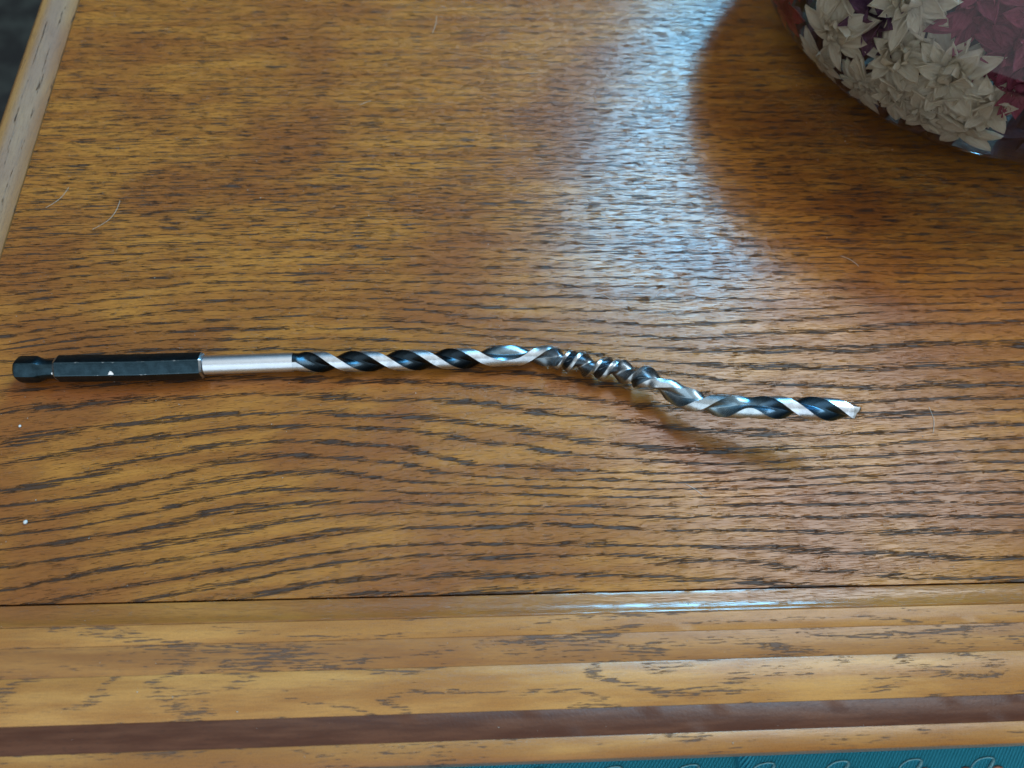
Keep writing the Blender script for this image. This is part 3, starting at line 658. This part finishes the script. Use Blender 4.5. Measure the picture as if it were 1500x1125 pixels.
for i in range(len(rings)-1):
    for j in range(K):
        F.append((i*K+j, i*K+(j+1) % K, (i+1)*K+(j+1) % K, (i+1)*K+j))
        MI.append(1 if (flags[i][j] and flags[i][(j+1) % K]) or blend_r(xs[i]) < 0.02 else 0)
F.append(tuple(reversed(range(K)))); MI.append(1)
LANDC = [(-60, (0.70, 0.81, 0.91)), (2, (0.70, 0.80, 0.89)), (9, (0.58, 0.65, 0.70)), (15, (0.46, 0.52, 0.56)), (33, (0.46, 0.52, 0.56)), (40, (0.66, 0.76, 0.83)), (60, (0.64, 0.79, 0.88)), (70, (0.76, 0.86, 0.96)), (90, (0.76, 0.86, 0.96))]
FLUTC = [(-60, (0.022, 0.034, 0.044)), (-10, (0.022, 0.034, 0.044)), (-4, (0.20, 0.29, 0.35)), (6, (0.22, 0.29, 0.34)), (14, (0.27, 0.32, 0.36)), (33, (0.27, 0.32, 0.36)), (40, (0.36, 0.46, 0.53)), (55, (0.32, 0.48, 0.58)), (66, (0.055, 0.11, 0.17)), (90, (0.045, 0.10, 0.15))]
def ctab(tab, x): return [float(np.interp(x, [t[0] for t in tab], [t[1][c] for t in tab])) for c in range(3)] + [1.0]
CC = []
for f, m in zip(F, MI):
    for v in f: CC += ctab(LANDC if m else FLUTC, xs[v//K])
me = mesh("fluted_body", V, F)
ca = me.color_attributes.new("steel_tint", 'FLOAT_COLOR', 'CORNER'); ca.data.foreach_set("color", CC)
o = link("fluted_body", me, M_flute, bit); sharp(o, 38)
# cutting tip
def tip_ring(k, adv, lean):
    """the end is ground off at a slant: the upper corner reaches furthest and makes the spur"""
    P, T, N, D = frame(84.6); ph, sec = section(84.6, 3.0); pts = []
    for a, r, land in sec:
        rr = 3.0*r*k; up = -math.sin(a+ph)*r
        pts.append(P + T*(adv + lean*up + (0.5 if land and up > 0 else 0.0)*min(1, adv)) + N*rr*math.cos(a+ph) + D*rr*math.sin(a+ph))
    return pts
rings = [flute_ring(84.6)[0], tip_ring(1.0, 0.75, 0.7), tip_ring(0.93, 0.95, 0.85), tip_ring(0.5, 1.0, 0.6), tip_ring(0.1, 1.25, 0.1)]
sweep("cutting_tip", rings, M_edge, bit, cap=(False, True), ang=25)

# ------------------------------------------------------------------ crumbs, lint and dust on the table
g = NT("lint_white"); g.pbsdf((0.60, 0.60, 0.58), 0.7, 0, 0.3, g.bump(g.noise(g.pos(), 2.0), 0.2)); M_lint = g.m
g = NT("dust_grey"); g.pbsdf((0.55, 0.52, 0.46), 0.8, 0, 0.2, g.bump(g.noise(g.pos(), 3.0), 0.1)); M_dust = g.m
def lump(name, x, y, r, seed, label):
    rnd = random.Random(seed); bm = bmesh.new(); bmesh.ops.create_icosphere(bm, subdivisions=2, radius=r*MM)
    for v in bm.verts: v.co *= 1+rnd.uniform(-0.4, 0.3); v.co.z *= 0.5; v.co.y *= 1.3
    zmin = min(v.co.z for v in bm.verts)
    me = bpy.data.meshes.new(name); bm.to_mesh(me); bm.free()
    o = link(name, me, M_lint); o.location = (x*MM, y*MM, -zmin); tag(o, label, "crumb", "crumbs on the table"); return o
lump("crumb", -128.9, -11.6, 0.36, 1, "white crumb just below the black end of the drill bit")
lump("crumb", -121.5, -37.5, 0.48, 2, "larger white crumb near the lower left corner of the table")
def dust():
    rnd = random.Random(9); V = []; F = []
    def frame_z(y): return 0.0 if y > -57.5 else (1.12 if y < -63 else 0.6)
    for i in range(430):
        x, y = rnd.uniform(-140, 150), rnd.uniform(-94, 130); r = 0.07+0.16*rnd.random()**4
        if -59.5 < y < -57: continue
        z = frame_z(y)+0.06; b = len(V)
        for k in range(5):
            w = 2*math.pi*k/5+rnd.random(); q = r*rnd.uniform(0.6, 1.3); V.append((x+q*math.cos(w), y+q*math.sin(w), z))
        V.append((x, y, z+r*0.7)); F += [(b+k, b+(k+1) % 5, b+5) for k in range(5)]; F.append((b+4, b+3, b+2, b+1, b))
    hairs = [((-117, 63), (-123, 52), 3), ((-22, 148), (-23.5, 139), 1), ((118, -8), (117, -16), 2), ((44, 29), (48, 32), 2), ((-47, 104), (-43.5, 106), 1), ((104, 44), (109, 40), 2), ((26, 30), (31, 27), 2), ((-133, 68), (-138, 60), 2), ((45, -30), (49, -33), 1)]
    for a, c, bend in hairs:
        pts = []
        for i in range(9):
            t = i/8; dx, dy = c[0]-a[0], c[1]-a[1]
            pts.append((a[0]+dx*t - dy*0.05*bend*math.sin(math.pi*t), a[1]+dy*t + dx*0.05*bend*math.sin(math.pi*t), 0.12))
        v, f = tube(pts, 0.055, 5, closed=False); b = len(V); V += v; F += [tuple(b+i for i in q) for q in f]
    o = link("dust", mesh("dust", V, F), M_dust); tag(o, "fine pale dust specks and hairs scattered on the table", "dust", kind="stuff")
dust()
